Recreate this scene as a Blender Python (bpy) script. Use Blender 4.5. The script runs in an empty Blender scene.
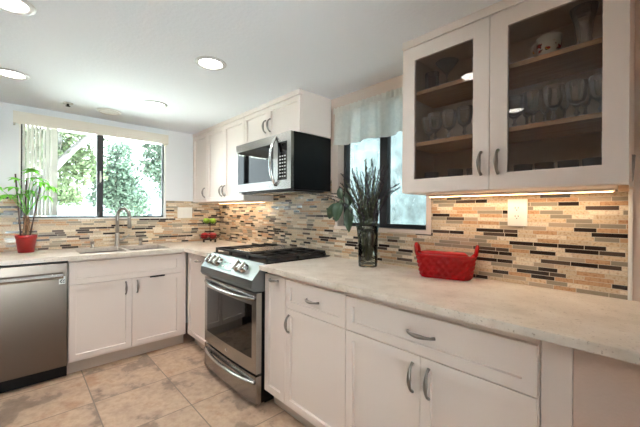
import bpy, bmesh, math, random
import numpy as np
from mathutils import Vector, Matrix, Euler
random.seed(7)
S = bpy.context.scene
COL = S.collection
PI = math.pi

# ------------------------------------------------------------------ camera
CAM = Vector((3.6451, -1.7635, 1.2549)); YAW = -0.8151; ROLL = 0.0063; FPX = 319.8
cd = bpy.data.cameras.new('camera'); cam = bpy.data.objects.new('camera', cd); COL.objects.link(cam)
_F = Vector((math.sin(YAW), math.cos(YAW), 0)); _R = Vector((math.cos(YAW), -math.sin(YAW), 0)); _U = Vector((0, 0, 1))
_R2 = _R * math.cos(ROLL) + _U * math.sin(ROLL); _U2 = -_R * math.sin(ROLL) + _U * math.cos(ROLL)
M = Matrix((_R2, _U2, -_F)).transposed().to_4x4(); M.translation = CAM
cam.matrix_world = M
cd.sensor_width = 36; cd.lens = FPX / 640 * 36; cd.shift_y = -1.5 / 640; cd.clip_start = .02; cd.clip_end = 300
S.camera = cam
# ------------------------------------------------------------------ world, exposure
w = bpy.data.worlds.new('world'); S.world = w; w.use_nodes = True
wb = w.node_tree.nodes['Background']; wb.inputs[0].default_value = (.82, .93, 1, 1); wb.inputs[1].default_value = 3.4
S.view_settings.view_transform = 'Standard'; S.view_settings.look = 'None'; S.view_settings.gamma = 1
S.view_settings.use_curve_mapping = False; S.view_settings.exposure = 0.48
S.cycles.use_denoising = True; S.cycles.max_bounces = 14; S.cycles.diffuse_bounces = 10; S.cycles.glossy_bounces = 6; S.cycles.transparent_max_bounces = 24
S.cycles.caustics_reflective = False; S.cycles.caustics_refractive = False; S.cycles.sample_clamp_indirect = 10
CAN_W = 3.4; CAN_COL = (.98, .98, 1)
STRIP_W = .85; STRIP_COL = (1, .82, .62)
sd = bpy.data.lights.new('sun', 'SUN'); so = bpy.data.objects.new('sun', sd); COL.objects.link(so)
sd.energy = 120.0; sd.angle = .02; sd.color = (.82, .93, 1); so.rotation_euler = Vector((-.05, .6, .79)).to_track_quat('Z', 'Y').to_euler()

H = 2.127
# ------------------------------------------------------------------ helpers
def at(u, v, axis, val):
    """point of the plane axis=val seen at photo position u,v"""
    d = _F + _R2 * ((u - 320) / FPX) + _U2 * ((213.5 - 1.5 - v) / FPX)
    return CAM + d * ((val - CAM[axis]) / d[axis])
def lin(r, g, b):
    f = lambda c: (c / 255 / 12.92) if c / 255 <= .04045 else ((c / 255 + .055) / 1.055) ** 2.4
    return (f(r), f(g), f(b), 1)
def newmat(name):
    m = bpy.data.materials.new(name); m.use_nodes = True
    nt = m.node_tree; return m, nt, nt.nodes['Principled BSDF']
def N(nt, t, **k):
    n = nt.nodes.new(t)
    for a, b in k.items(): setattr(n, a, b)
    return n
def math_(nt, op, a, b=None, c=None):
    n = N(nt, 'ShaderNodeMath', operation=op)
    for i, x in enumerate((a, b, c)):
        if x is None: continue
        if isinstance(x, (int, float)): n.inputs[i].default_value = x
        else: nt.links.new(x, n.inputs[i])
    return n.outputs[0]
def bump(nt, p, h, strength=.2, dist=.01):
    b = N(nt, 'ShaderNodeBump'); b.inputs['Strength'].default_value = strength; b.inputs['Distance'].default_value = dist
    nt.links.new(h, b.inputs['Height']); nt.links.new(b.outputs[0], p.inputs['Normal'])
def noise(nt, scale, detail=3, vec=None, rough=.5):
    n = N(nt, 'ShaderNodeTexNoise'); n.inputs['Scale'].default_value = scale; n.inputs['Detail'].default_value = detail
    n.inputs['Roughness'].default_value = rough
    if vec is None:
        tc = N(nt, 'ShaderNodeTexCoord'); vec = tc.outputs['Object']
    nt.links.new(vec, n.inputs['Vector']); return n
def ramp(nt, fac, stops, interp='LINEAR'):
    r = N(nt, 'ShaderNodeValToRGB'); r.color_ramp.interpolation = interp
    e = r.color_ramp.elements
    while len(e) > 1: e.remove(e[-1])
    e[0].position = stops[0][0]; e[0].color = stops[0][1]
    for p, c in stops[1:]:
        q = e.new(p); q.color = c
    nt.links.new(fac, r.inputs[0]); return r.outputs[0]
def mixc(nt, fac, a, b, mode='MIX'):
    n = N(nt, 'ShaderNodeMix', data_type='RGBA', blend_type=mode)
    for s, x in ((n.inputs['Factor'], fac), (n.inputs[6], a), (n.inputs[7], b)):
        if isinstance(x, (int, float, tuple)): s.default_value = x
        else: nt.links.new(x, s)
    return n.outputs[2]
def simple(name, rgb, rough=.5, metal=0, nscale=0, nstr=.1, coat=0, spec=.5, var=0):
    m, nt, p = newmat(name)
    p.inputs['Base Color'].default_value = lin(*rgb); p.inputs['Roughness'].default_value = rough; p.inputs['Metallic'].default_value = metal
    p.inputs['Coat Weight'].default_value = coat; p.inputs['Specular IOR Level'].default_value = spec
    if nscale:
        n = noise(nt, nscale); bump(nt, p, n.outputs[0], nstr, .004)
        if var:
            a = lin(*[max(0, c * (1 - var)) for c in rgb]); b = lin(*[min(255, c * (1 + var)) for c in rgb])
            nt.links.new(ramp(nt, n.outputs[0], [(.3, a), (.7, b)]), p.inputs['Base Color'])
    return m
def steel(name, rgb, rough, axis):
    m, nt, p = newmat(name)
    p.inputs['Metallic'].default_value = 1; p.inputs['Base Color'].default_value = lin(*rgb)
    tc = N(nt, 'ShaderNodeTexCoord'); mp = N(nt, 'ShaderNodeMapping'); sc = [260, 260, 260]; sc[axis] = 3
    mp.inputs['Scale'].default_value = sc; nt.links.new(tc.outputs['Object'], mp.inputs[0])
    n = noise(nt, 1, 2, mp.outputs[0])
    r = N(nt, 'ShaderNodeMapRange'); r.inputs['To Min'].default_value = rough * .93; r.inputs['To Max'].default_value = rough * 1.07
    nt.links.new(n.outputs[0], r.inputs[0]); nt.links.new(r.outputs[0], p.inputs['Roughness']); p.inputs['Anisotropic'].default_value = .4
    return m
def glassy(name, tint, refl_rgb=(255, 255, 255), ior=1.45, rough=0.0, boost=0.0, diff=0):
    """clear sheet or vessel: light passes, edges and glancing angles reflect; diff whitens them like sparkle"""
    m, nt, p = newmat(name); nt.nodes.remove(p)
    t = N(nt, 'ShaderNodeBsdfTransparent'); t.inputs[0].default_value = tint
    g = N(nt, 'ShaderNodeBsdfGlossy'); g.inputs['Color'].default_value = lin(*refl_rgb); g.inputs['Roughness'].default_value = rough
    f = N(nt, 'ShaderNodeFresnel'); f.inputs[0].default_value = ior
    fac = f.outputs[0]
    if boost: fac = math_(nt, 'MINIMUM', math_(nt, 'ADD', fac, boost), 1)
    gl = g.outputs[0]
    if diff:
        d = N(nt, 'ShaderNodeBsdfDiffuse'); d.inputs[0].default_value = (.9, .9, .9, 1); m2 = N(nt, 'ShaderNodeMixShader'); m2.inputs[0].default_value = diff
        nt.links.new(g.outputs[0], m2.inputs[1]); nt.links.new(d.outputs[0], m2.inputs[2]); gl = m2.outputs[0]
    mx = N(nt, 'ShaderNodeMixShader'); nt.links.new(fac, mx.inputs[0]); nt.links.new(t.outputs[0], mx.inputs[1]); nt.links.new(gl, mx.inputs[2])
    nt.links.new(mx.outputs[0], nt.nodes['Material Output'].inputs[0]); return m
def emis(name, rgb, st):
    m, nt, p = newmat(name); p.inputs['Base Color'].default_value = lin(*rgb)
    p.inputs['Emission Color'].default_value = lin(*rgb); p.inputs['Emission Strength'].default_value = st; return m
def leafmat(name, rgb, trans=.35, rough=.5, var=.25):
    m, nt, p = newmat(name)
    n = noise(nt, 9, 2)
    a = lin(*[c * (1 - var) for c in rgb]); b = lin(*[min(255, c * (1 + var)) for c in rgb])
    c = ramp(nt, n.outputs[0], [(.35, a), (.65, b)])
    nt.links.new(c, p.inputs['Base Color']); p.inputs['Roughness'].default_value = rough
    tr = N(nt, 'ShaderNodeBsdfTranslucent'); nt.links.new(c, tr.inputs[0])
    mx = N(nt, 'ShaderNodeMixShader'); mx.inputs[0].default_value = trans
    nt.links.new(p.outputs[0], mx.inputs[1]); nt.links.new(tr.outputs[0], mx.inputs[2]); nt.links.new(mx.outputs[0], nt.nodes['Material Output'].inputs[0])
    return m

# ------------------------------------------------------------------ materials
def mosaic_mat():
    m, nt, p = newmat('strip_mosaic')
    g = N(nt, 'ShaderNodeNewGeometry'); s = N(nt, 'ShaderNodeSeparateXYZ'); nt.links.new(g.outputs['Position'], s.inputs[0])
    RH = .0187; L = .092
    zz = math_(nt, 'DIVIDE', math_(nt, 'SUBTRACT', s.outputs[2], .914), RH)
    row = math_(nt, 'FLOOR', zz); fr = math_(nt, 'FRACT', zz)
    wn = N(nt, 'ShaderNodeTexWhiteNoise', noise_dimensions='1D'); nt.links.new(row, wn.inputs['W'])
    u = math_(nt, 'ADD', s.outputs[0], s.outputs[1])
    ww = math_(nt, 'ADD', math_(nt, 'DIVIDE', u, L), math_(nt, 'MULTIPLY', wn.outputs[0], 400))
    v1 = N(nt, 'ShaderNodeTexVoronoi', voronoi_dimensions='1D', feature='F1'); v2 = N(nt, 'ShaderNodeTexVoronoi', voronoi_dimensions='1D', feature='DISTANCE_TO_EDGE')
    for v in (v1, v2):
        v.inputs['Scale'].default_value = 1; v.inputs['Randomness'].default_value = .9; nt.links.new(ww, v.inputs['W'])
    sep = N(nt, 'ShaderNodeSeparateColor'); nt.links.new(v1.outputs['Color'], sep.inputs[0])
    K = [(0, lin(203, 183, 155)), (.17, lin(190, 150, 112)), (.31, lin(226, 212, 190)), (.46, lin(150, 140, 124)), (.60, lin(214, 192, 160)),
         (.70, lin(178, 160, 140)), (.79, lin(46, 36, 32)), (.93, lin(84, 70, 62))]
    c = ramp(nt, sep.outputs[0], K, 'CONSTANT')
    n = noise(nt, 110, 4, g.outputs['Position'])
    isst = ramp(nt, sep.outputs[0], [(0, (1, 1, 1, 1)), (.46, (.15, .15, .15, 1)), (.60, (1, 1, 1, 1)), (.70, (.15, .15, .15, 1))], 'CONSTANT')
    mott = ramp(nt, n.outputs[0], [(.30, lin(216, 190, 166)), (.52, lin(255, 255, 255))])
    c2 = mixc(nt, isst, c, mixc(nt, 1.0, c, mott, 'MULTIPLY'))
    ge = math_(nt, 'LESS_THAN', v2.outputs['Distance'], .012)
    gz = math_(nt, 'GREATER_THAN', math_(nt, 'ABSOLUTE', math_(nt, 'SUBTRACT', fr, .5)), .445)
    gr = math_(nt, 'MAXIMUM', ge, gz)
    nt.links.new(mixc(nt, gr, c2, lin(206, 194, 176)), p.inputs['Base Color'])
    ro = math_(nt, 'MAXIMUM', math_(nt, 'MULTIPLY', isst, .45), math_(nt, 'MAXIMUM', math_(nt, 'MULTIPLY', gr, .8), .16))
    nt.links.new(ro, p.inputs['Roughness'])
    bump(nt, p, math_(nt, 'SUBTRACT', 1, gr), .35, .002)
    return m
def counter_mat():
    m, nt, p = newmat('speckled_quartz')
    g = N(nt, 'ShaderNodeNewGeometry')
    n1 = noise(nt, 7, 5, g.outputs['Position'], .6); n2 = noise(nt, 120, 3, g.outputs['Position']); n3 = noise(nt, 28, 4, g.outputs['Position'], .7)
    base = ramp(nt, n1.outputs[0], [(.3, lin(196, 182, 166)), (.5, lin(214, 202, 188)), (.7, lin(226, 217, 205))])
    sp = ramp(nt, n2.outputs[0], [(.28, lin(150, 126, 104)), (.38, (1, 1, 1, 1))])
    bl = ramp(nt, n3.outputs[0], [(.24, lin(150, 130, 112)), (.34, (1, 1, 1, 1))])
    nt.links.new(mixc(nt, .7, mixc(nt, .6, base, sp, 'MULTIPLY'), bl, 'MULTIPLY'), p.inputs['Base Color'])
    p.inputs['Roughness'].default_value = .28; return m
def floor_mat():
    m, nt, p = newmat('slate_look_tile')
    g = N(nt, 'ShaderNodeNewGeometry'); s = N(nt, 'ShaderNodeSeparateXYZ'); nt.links.new(g.outputs['Position'], s.inputs[0])
    u = math_(nt, 'DIVIDE', math_(nt, 'ADD', s.outputs[0], -1.115 + 4.57), .457); v = math_(nt, 'DIVIDE', math_(nt, 'ADD', s.outputs[1], .943 + 9.14), .457)
    cb = N(nt, 'ShaderNodeCombineXYZ'); nt.links.new(math_(nt, 'FLOOR', u), cb.inputs[0]); nt.links.new(math_(nt, 'FLOOR', v), cb.inputs[1])
    wn = N(nt, 'ShaderNodeTexWhiteNoise', noise_dimensions='3D'); nt.links.new(cb.outputs[0], wn.inputs['Vector'])
    off = N(nt, 'ShaderNodeVectorMath', operation='MULTIPLY_ADD'); nt.links.new(wn.outputs['Color'], off.inputs[0]); off.inputs[1].default_value = (9, 9, 9); nt.links.new(g.outputs['Position'], off.inputs[2])
    n1 = noise(nt, 3.2, 6, off.outputs[0], .62); n2 = noise(nt, 22, 4, off.outputs[0], .6)
    c = ramp(nt, n1.outputs[0], [(.32, lin(140, 120, 104)), (.41, lin(154, 132, 114)), (.44, lin(184, 157, 134)), (.56, lin(198, 170, 144)), (.66, lin(180, 142, 112))])
    c = mixc(nt, .45, c, ramp(nt, n2.outputs[0], [(.3, lin(190, 170, 155)), (.6, (1, 1, 1, 1))]), 'MULTIPLY')
    gu = math_(nt, 'GREATER_THAN', math_(nt, 'ABSOLUTE', math_(nt, 'SUBTRACT', math_(nt, 'FRACT', u), .5)), .4925)
    gv = math_(nt, 'GREATER_THAN', math_(nt, 'ABSOLUTE', math_(nt, 'SUBTRACT', math_(nt, 'FRACT', v), .5)), .4925)
    gr = math_(nt, 'MAXIMUM', gu, gv)
    nt.links.new(mixc(nt, gr, c, lin(128, 112, 98)), p.inputs['Base Color']); p.inputs['Roughness'].default_value = .42
    bump(nt, p, math_(nt, 'SUBTRACT', n1.outputs[0], math_(nt, 'MULTIPLY', gr, .4)), .2, .006); return m
def wood_mat():
    m, nt, p = newmat('maple_shelf')
    tc = N(nt, 'ShaderNodeTexCoord'); mp = N(nt, 'ShaderNodeMapping'); mp.inputs['Scale'].default_value = (2, 30, 30); nt.links.new(tc.outputs['Object'], mp.inputs[0])
    n = noise(nt, 2, 4, mp.outputs[0]); nt.links.new(ramp(nt, n.outputs[0], [(.3, lin(196, 150, 106)), (.7, lin(222, 182, 138))]), p.inputs['Base Color'])
    p.inputs['Roughness'].default_value = .45; return m
def sheer_mat():
    m, nt, p = newmat('sheer_voile'); p.inputs['Base Color'].default_value = lin(248, 244, 234); p.inputs['Roughness'].default_value = .9
    tr = N(nt, 'ShaderNodeBsdfTranslucent'); tr.inputs[0].default_value = lin(250, 247, 240); tp = N(nt, 'ShaderNodeBsdfTransparent')
    a = N(nt, 'ShaderNodeMixShader'); a.inputs[0].default_value = .5; nt.links.new(p.outputs[0], a.inputs[1]); nt.links.new(tr.outputs[0], a.inputs[2])
    n = noise(nt, 45, 3); b = N(nt, 'ShaderNodeMixShader')
    nt.links.new(math_(nt, 'MULTIPLY', n.outputs[0], .2), b.inputs[0]); nt.links.new(a.outputs[0], b.inputs[1]); nt.links.new(tp.outputs[0], b.inputs[2])
    nt.links.new(b.outputs[0], nt.nodes['Material Output'].inputs[0]); return m
def mug_mat():
    m, nt, p = newmat('printed_china'); tc = N(nt, 'ShaderNodeTexCoord'); s = N(nt, 'ShaderNodeSeparateXYZ'); nt.links.new(tc.outputs['Object'], s.inputs[0])
    n = noise(nt, 48, 2); band = math_(nt, 'LESS_THAN', math_(nt, 'ABSOLUTE', math_(nt, 'SUBTRACT', s.outputs[2], .045)), .019)
    k = math_(nt, 'MULTIPLY', band, math_(nt, 'GREATER_THAN', n.outputs[0], .55))
    n2 = noise(nt, 40, 1); c = ramp(nt, n2.outputs[0], [(0, lin(170, 30, 28)), (.46, lin(60, 36, 34)), (.54, lin(222, 160, 50)), (.62, lin(180, 30, 30))], 'CONSTANT')
    nt.links.new(mixc(nt, k, lin(232, 226, 214), c), p.inputs['Base Color']); p.inputs['Roughness'].default_value = .2; return m

PAINT = simple('warm_white_cabinet_paint', (229, 216, 207), .42, nscale=60, nstr=.02)
WALL = simple('wall_paint', (226, 209, 196), .85, nscale=90, nstr=.12)
WALLB = simple('brown_wall_paint', (150, 126, 106), .85, nscale=90, nstr=.12)
WALLW = simple('white_wall_paint', (230, 231, 232), .85, nscale=90, nstr=.12)
CEIL = simple('knockdown_ceiling', (234, 237, 242), .9, nscale=55, nstr=.35)
PANELM = simple('beige_textured_panel', (206, 184, 170), .7, nscale=120, nstr=.2)
RINGM = simple('satin_trim_ring', (196, 194, 192), .4, nscale=60, nstr=.02)
KICK = simple('grey_toe_kick', (196, 184, 172), .5, nscale=40, nstr=.02)
MOSAIC = mosaic_mat(); QUARTZ = counter_mat(); TILE = floor_mat(); WOOD = wood_mat(); SHEER = sheer_mat()
STEELX = steel('brushed_steel_along_x', (168, 165, 162), .24, 0); STEELY = steel('brushed_steel_along_y', (176, 168, 160), .34, 1)
STEELC = steel('panel_steel', (128, 132, 134), .34, 0)
STEELD = steel('dark_brushed_steel', (112, 101, 93), .3, 0)
NICKEL = simple('satin_nickel', (176, 170, 162), .28, 1, nscale=80, nstr=.02)
PEWTER = simple('pewter_pull', (146, 138, 130), .3, 1, nscale=80, nstr=.03)
CHROME = simple('polished_chrome', (214, 214, 214), .1, 1, nscale=30, nstr=.01)
BLACK = simple('black_enamel', (13, 13, 14), .3, nscale=40, nstr=.02, spec=.3); IRON = simple('cast_iron', (24, 24, 25), .5, nscale=150, nstr=.2)
BGLASS = simple('black_glass', (8, 8, 9), .03, nscale=2, nstr=.0, spec=.5)
DARK = simple('dark_plastic', (30, 30, 32), .5, nscale=90, nstr=.05)
BRONZE = simple('dark_bronze_frame', (42, 42, 44), .45, .3, nscale=60, nstr=.03)
WHITE = simple('white_plastic', (236, 232, 224), .35, nscale=40, nstr=.01); TRIMW = simple('white_trim_paint', (238, 236, 230), .5, nscale=50, nstr=.02)
CREAM = simple('cream_fabric', (226, 218, 204), .85, nscale=160, nstr=.2)
REDP = simple('red_glaze_pot', (150, 26, 24), .4, nscale=30, nstr=.05); REDB = simple('glossy_red_ceramic', (158, 4, 10), .14, nscale=25, nstr=.05, spec=.4)
SOIL = simple('potting_soil', (58, 44, 34), .95, nscale=90, nstr=.8, var=.3); GBARK = simple('grey_tree_bark', (92, 90, 88), .9, nscale=20, nstr=.5, var=.2)
BARK = simple('bark', (120, 92, 66), .85, nscale=70, nstr=.5, var=.25)
STAKE = simple('dark_bamboo_stake', (74, 52, 44), .6, nscale=50, nstr=.2)
LEAF = leafmat('money_tree_leaf', (112, 184, 62)); DLEAF = leafmat('dark_magnolia_leaf', (44, 60, 40), .15, .35)
DRY = simple('dried_flower', (50, 42, 46), .9, nscale=200, nstr=.4, var=.3); DSTEM = simple('dried_stem', (62, 64, 44), .85, nscale=120, nstr=.3, var=.25)
GAPPLE = simple('green_apple_skin', (150, 186, 48), .3, nscale=18, nstr=.03, var=.12); RAPPLE = simple('red_apple_skin', (150, 22, 24), .28, nscale=14, nstr=.03, var=.25)
WIRE = simple('black_wire', (34, 28, 26), .5, .6, nscale=100, nstr=.05)
PANE = glassy('window_pane', (.97, .99, .98, 1)); CABPANE = glassy('cabinet_door_pane', (.88, .86, .84, 1), ior=1.3)
CRYSTAL = glassy('crystal', (.99, .99, .99, 1), ior=1.6, boost=.09, rough=.03, diff=.6)  # white diffuse mixed into the edges imitates sparkle
VASEG = glassy('vase_glass', (.86, .91, .85, 1), ior=1.35, boost=.0, rough=.02)
LENS = emis('light_lens', (255, 250, 242), 20.0); STRIPL = emis('warm_strip_lens', (255, 214, 160), 5.0)
INTER = simple('cabinet_interior', (120, 104, 90), .6, nscale=40, nstr=.05)
BLIND = leafmat('vinyl_blind_slat', (226, 224, 220), .45, .6, .03)
STUCCO = simple('pale_concrete', (240, 241, 240), .9, nscale=16, nstr=.5, var=.03)  # near-white so the added terrace throws sunlight indoors
ROOF = simple('pale_shingle', (70, 76, 86), .9, nscale=30, nstr=.3, var=.06); HWALL = simple('house_siding', (100, 104, 110), .9, nscale=20, nstr=.2, var=.04)
STUCCOW = simple('sun_dapple_stucco', (78, 92, 95), .9, nscale=7, nstr=.5, var=.25)  # mottled tone paints sun dapples into the stucco
GREEN = leafmat('tree_leaf', (72, 84, 58), .4, .7, .3); GREEN2 = leafmat('cool_tree_leaf', (64, 78, 66), .4, .7, .3); BOUNCE_LAWN = simple('pale_bounce_lawn', (206, 206, 194), .95, nscale=12, nstr=.4, var=.2)  # lawn paled to bounce sunlight up to the ceiling
MUGM = mug_mat(); BADGE = simple('badge_silver', (205, 203, 200), .3, .5, nscale=60, nstr=.02)
DISP = simple('range_display_glass', (120, 150, 140), .12, nscale=40, nstr=.01)

# ------------------------------------------------------------------ mesh building
class MB:
    def __init__(s): s.b = bmesh.new()
    def box(s, x0, x1, y0, y1, z0, z1, bev=0, mat=None):
        r = bmesh.ops.create_cube(s.b, size=1); vs = r['verts']
        for v in vs:
            v.co = Vector((x0 + (v.co.x + .5) * (x1 - x0), y0 + (v.co.y + .5) * (y1 - y0), z0 + (v.co.z + .5) * (z1 - z0)))
        if bev:
            es = list({e for v in vs for e in v.link_edges}); r = bmesh.ops.bevel(s.b, geom=es, offset=bev, segments=2, affect='EDGES', profile=.5)
            vs = list({v for f in r['faces'] for v in f.verts} | {v for v in vs if v.is_valid})
        if mat is not None:
            for v in vs: v.co = mat @ v.co
        return s
    def tube(s, pts, rad, n=10, flat=1.0, cap=True):
        pts = [Vector(p) for p in pts]; rad = rad if isinstance(rad, (list, tuple)) else [rad] * len(pts)
        t0 = (pts[1] - pts[0]).normalized(); up = Vector((0, 0, 1)) if abs(t0.z) < .9 else Vector((1, 0, 0))
        a = t0.cross(up).normalized(); rings = []
        for i, p in enumerate(pts):
            t = (pts[min(i + 1, len(pts) - 1)] - pts[max(i - 1, 0)]).normalized()
            a = (a - t * a.dot(t)).normalized(); b = t.cross(a)
            rings.append([s.b.verts.new(p + (a * math.cos(2 * PI * k / n) + b * math.sin(2 * PI * k / n) * flat) * rad[i]) for k in range(n)])
        for r0, r1 in zip(rings, rings[1:]):
            for k in range(n): s.b.faces.new((r0[k], r0[(k + 1) % n], r1[(k + 1) % n], r1[k]))
        if cap:
            s.b.faces.new(rings[0][::-1]); s.b.faces.new(rings[-1])
        return s
    def ring(s, c, R, r, n=28, m=8, axis='z', sx=1, sy=1):
        c = Vector(c); g = []
        for i in range(n):
            a = 2 * PI * i / n; row = []
            for k in range(m):
                q = 2 * PI * k / m; rr = R + r * math.cos(q); p = Vector((rr * math.cos(a) * sx, rr * math.sin(a) * sy, r * math.sin(q)))
                if axis == 'y': p = Vector((p.x, p.z, p.y))
                if axis == 'x': p = Vector((p.z, p.x, p.y))
                row.append(s.b.verts.new(c + p))
            g.append(row)
        for i in range(n):
            for k in range(m):
                s.b.faces.new((g[i][k], g[(i + 1) % n][k], g[(i + 1) % n][(k + 1) % m], g[i][(k + 1) % m]))
        return s
    def lathe(s, prof, c=(0, 0, 0), n=24, mat=None):
        c = Vector(c); rings = []
        for r, z in prof:
            if r < 1e-5: rings.append([s.b.verts.new(c + Vector((0, 0, z)))])
            else: rings.append([s.b.verts.new(c + Vector((r * math.cos(2 * PI * k / n), r * math.sin(2 * PI * k / n), z))) for k in range(n)])
        for r0, r1 in zip(rings, rings[1:]):
            if len(r0) == 1 and len(r1) == 1: continue
            for k in range(n):
                k2 = (k + 1) % n
                if len(r0) == 1: s.b.faces.new((r0[0], r1[k2], r1[k]))
                elif len(r1) == 1: s.b.faces.new((r0[k], r0[k2], r1[0]))
                else: s.b.faces.new((r0[k], r0[k2], r1[k2], r1[k]))
        if mat is not None:
            for r in rings:
                for v in r: v.co = mat @ v.co
        return s
    def prism(s, poly, a0, a1, axis):
        """polygon of 2-D points extruded along axis 0/1/2 (other two axes in order)"""
        def P(p, a):
            q = [0, 0, 0]; o = [i for i in range(3) if i != axis]; q[o[0]] = p[0]; q[o[1]] = p[1]; q[axis] = a; return q
        lo = [s.b.verts.new(P(p, a0)) for p in poly]; hi = [s.b.verts.new(P(p, a1)) for p in poly]; n = len(poly)
        for k in range(n): s.b.faces.new((lo[k], lo[(k + 1) % n], hi[(k + 1) % n], hi[k]))
        s.b.faces.new(lo[::-1]); s.b.faces.new(hi); return s
    def occ(s, xs, ys, zs, f):
        """solid made of the grid cells for which f(i,j,k) holds, shared verts, outer faces only"""
        V = {}
        def v(i, j, k):
            if (i, j, k) not in V: V[(i, j, k)] = s.b.verts.new((xs[i], ys[j], zs[k]))
            return V[(i, j, k)]
        nx, ny, nz = len(xs) - 1, len(ys) - 1, len(zs) - 1
        o = lambda i, j, k: 0 <= i < nx and 0 <= j < ny and 0 <= k < nz and f(i, j, k)
        for i in range(nx):
            for j in range(ny):
                for k in range(nz):
                    if not o(i, j, k): continue
                    for d, q in (((1, 0, 0), ((1, 0, 0), (1, 1, 0), (1, 1, 1), (1, 0, 1))), ((-1, 0, 0), ((0, 0, 0), (0, 0, 1), (0, 1, 1), (0, 1, 0))),
                                 ((0, 1, 0), ((0, 1, 0), (0, 1, 1), (1, 1, 1), (1, 1, 0))), ((0, -1, 0), ((0, 0, 0), (1, 0, 0), (1, 0, 1), (0, 0, 1))),
                                 ((0, 0, 1), ((0, 0, 1), (1, 0, 1), (1, 1, 1), (0, 1, 1))), ((0, 0, -1), ((0, 0, 0), (0, 1, 0), (1, 1, 0), (1, 0, 0)))):
                        if not o(i + d[0], j + d[1], k + d[2]): s.b.faces.new([v(i + a, j + b, k + c) for a, b, c in q])
        return s
    def shaker(s, x0, x1, z0, z1, yb, yf, rail=.057, rec=.013):
        """door slab facing -y with a recessed middle panel"""
        r = bmesh.ops.create_cube(s.b, size=1)
        for v in r['verts']: v.co = Vector((x0 + (v.co.x + .5) * (x1 - x0), yf + (v.co.y + .5) * (yb - yf), z0 + (v.co.z + .5) * (z1 - z0)))
        fr = [f for f in {f for v in r['verts'] for f in v.link_faces} if f.normal.dot(Vector((0, -1, 0))) > .5 or abs(f.calc_center_median().y - yf) < 1e-6]
        bmesh.ops.inset_individual(s.b, faces=fr, thickness=.0012, depth=.0008)
        bmesh.ops.inset_individual(s.b, faces=fr, thickness=rail, depth=0)
        bmesh.ops.inset_individual(s.b, faces=fr, thickness=.003, depth=-rec); return s
    def xf(s, m):
        bmesh.ops.transform(s.b, matrix=m, verts=s.b.verts); return s
    def build(s, name, mat, parent=None, smooth=False, shift=None):
        bmesh.ops.recalc_face_normals(s.b, faces=s.b.faces)
        if shift is not None: bmesh.ops.translate(s.b, vec=-Vector(shift), verts=s.b.verts)
        me = bpy.data.meshes.new(name); s.b.to_mesh(me); s.b.free(); me.materials.append(mat)
        if smooth:
            for p in me.polygons: p.use_smooth = True
        o = bpy.data.objects.new(name, me); COL.objects.link(o)
        if parent is not None: o.parent = parent
        return o
def tag(o, label, cat, group=None):
    o['label'] = label; o['category'] = cat
    if group: o['group'] = group
    return o
def thing(name, label, cat, loc=(0, 0, 0), rz=0, group=None):
    o = bpy.data.objects.new(name, None); COL.objects.link(o); o.empty_display_size = .05
    o.location = loc; o.rotation_euler = (0, 0, rz); return tag(o, label, cat, group)
def struct(o): o['kind'] = 'structure'; return o
KIDS = {}
def dup(root, loc, rz=None, label=None, scale=None):
    def cp(o, par):
        c = o.copy(); COL.objects.link(c)
        if par is not None: c.parent = par
        for ch in [x for x in bpy.data.objects if x.parent == o]: cp(ch, c)
        return c
    r = cp(root, None); r.location = loc
    if rz is not None: r.rotation_euler = (0, 0, rz)
    if label: r['label'] = label
    if scale: r.scale = scale
    return r

# ------------------------------------------------------------------ room shell
X1, Y1 = 5.3, -4.3
W0, W1, WZ0, WZ1 = -1.765, -.612, 1.178, 2.02         # sink window opening on the left wall
B0, B1, BZ0, BZ1 = 1.965, 2.70, 1.15, 2.03            # side window opening on the back wall
b = MB(); b.box(-.15, X1 + .15, Y1 - .15, .15, -.1, 0); struct(b.build('floor', TILE))
b = MB(); b.box(-.15, X1 + .15, Y1 - .15, .15, H, H + .12); struct(b.build('ceiling', CEIL))
b = MB(); b.occ([-.15, 0], [Y1 - .15, W0, W1, .15], [0, WZ0, WZ1, H], lambda i, j, k: not (j == 1 and k == 1)); struct(b.build('wall_left', WALLW))
b = MB(); b.occ([0, B0, B1, X1 + .15], [0, .15], [0, BZ0, BZ1, H], lambda i, j, k: not (i == 1 and k == 1)); struct(b.build('wall_back', WALL))
b = MB(); b.occ([X1, X1 + .15], [Y1 - .15, -3.0, -1.6, 0], [0, .02, WZ1, H], lambda i, j, k: not (j == 1 and k == 1)); struct(b.build('wall_right', WALLW))
b = MB(); b.box(4.64, 4.76, -1.5, -.001, 0, H - .001); struct(b.build('wall_added_wing', WALL))  # unseen wing wall, added to keep daylight off the right-hand cabinets
b = MB(); b.box(0, X1, Y1 - .15, Y1, 0, H); struct(b.build('wall_front', WALLB))

def win_frame(x0, x1, y0, y1, z0, z1, along, t, mid, mw):
    """dark sash frame ring plus middle stile as one mesh"""
    b = MB()
    if along == 'y': b.occ([x0, x1], [y0, y0 + t, mid - mw / 2, mid + mw / 2, y1 - t, y1], [z0, z0 + t, z1 - t, z1], lambda i, j, k: not (j in (1, 3) and k == 1))
    else: b.occ([x0, x0 + t, mid - mw / 2, mid + mw / 2, x1 - t, x1], [y0, y1], [z0, z0 + t, z1 - t, z1], lambda i, j, k: not (i in (1, 3) and k == 1))
    return b
wn = bpy.data.objects.new('window_1', None); COL.objects.link(wn); struct(wn)
win_frame(-.085, -.04, W0, W1, WZ0, WZ1, 'y', .022, -1.195, .05).build('window_frame', BRONZE, wn)
b = MB(); b.box(-.066, -.06, W0 + .02, W1 - .02, WZ0 + .02, WZ1 - .02); b.build('pane', PANE, wn)
b = MB(); b.tube([(-.04, -1.195, 1.53), (-.02, -1.195, 1.535), (-.016, -1.195, 1.58), (-.022, -1.195, 1.63)], [.006, .008, .008, .005]); b.build('latch', WHITE, wn, True)
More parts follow.
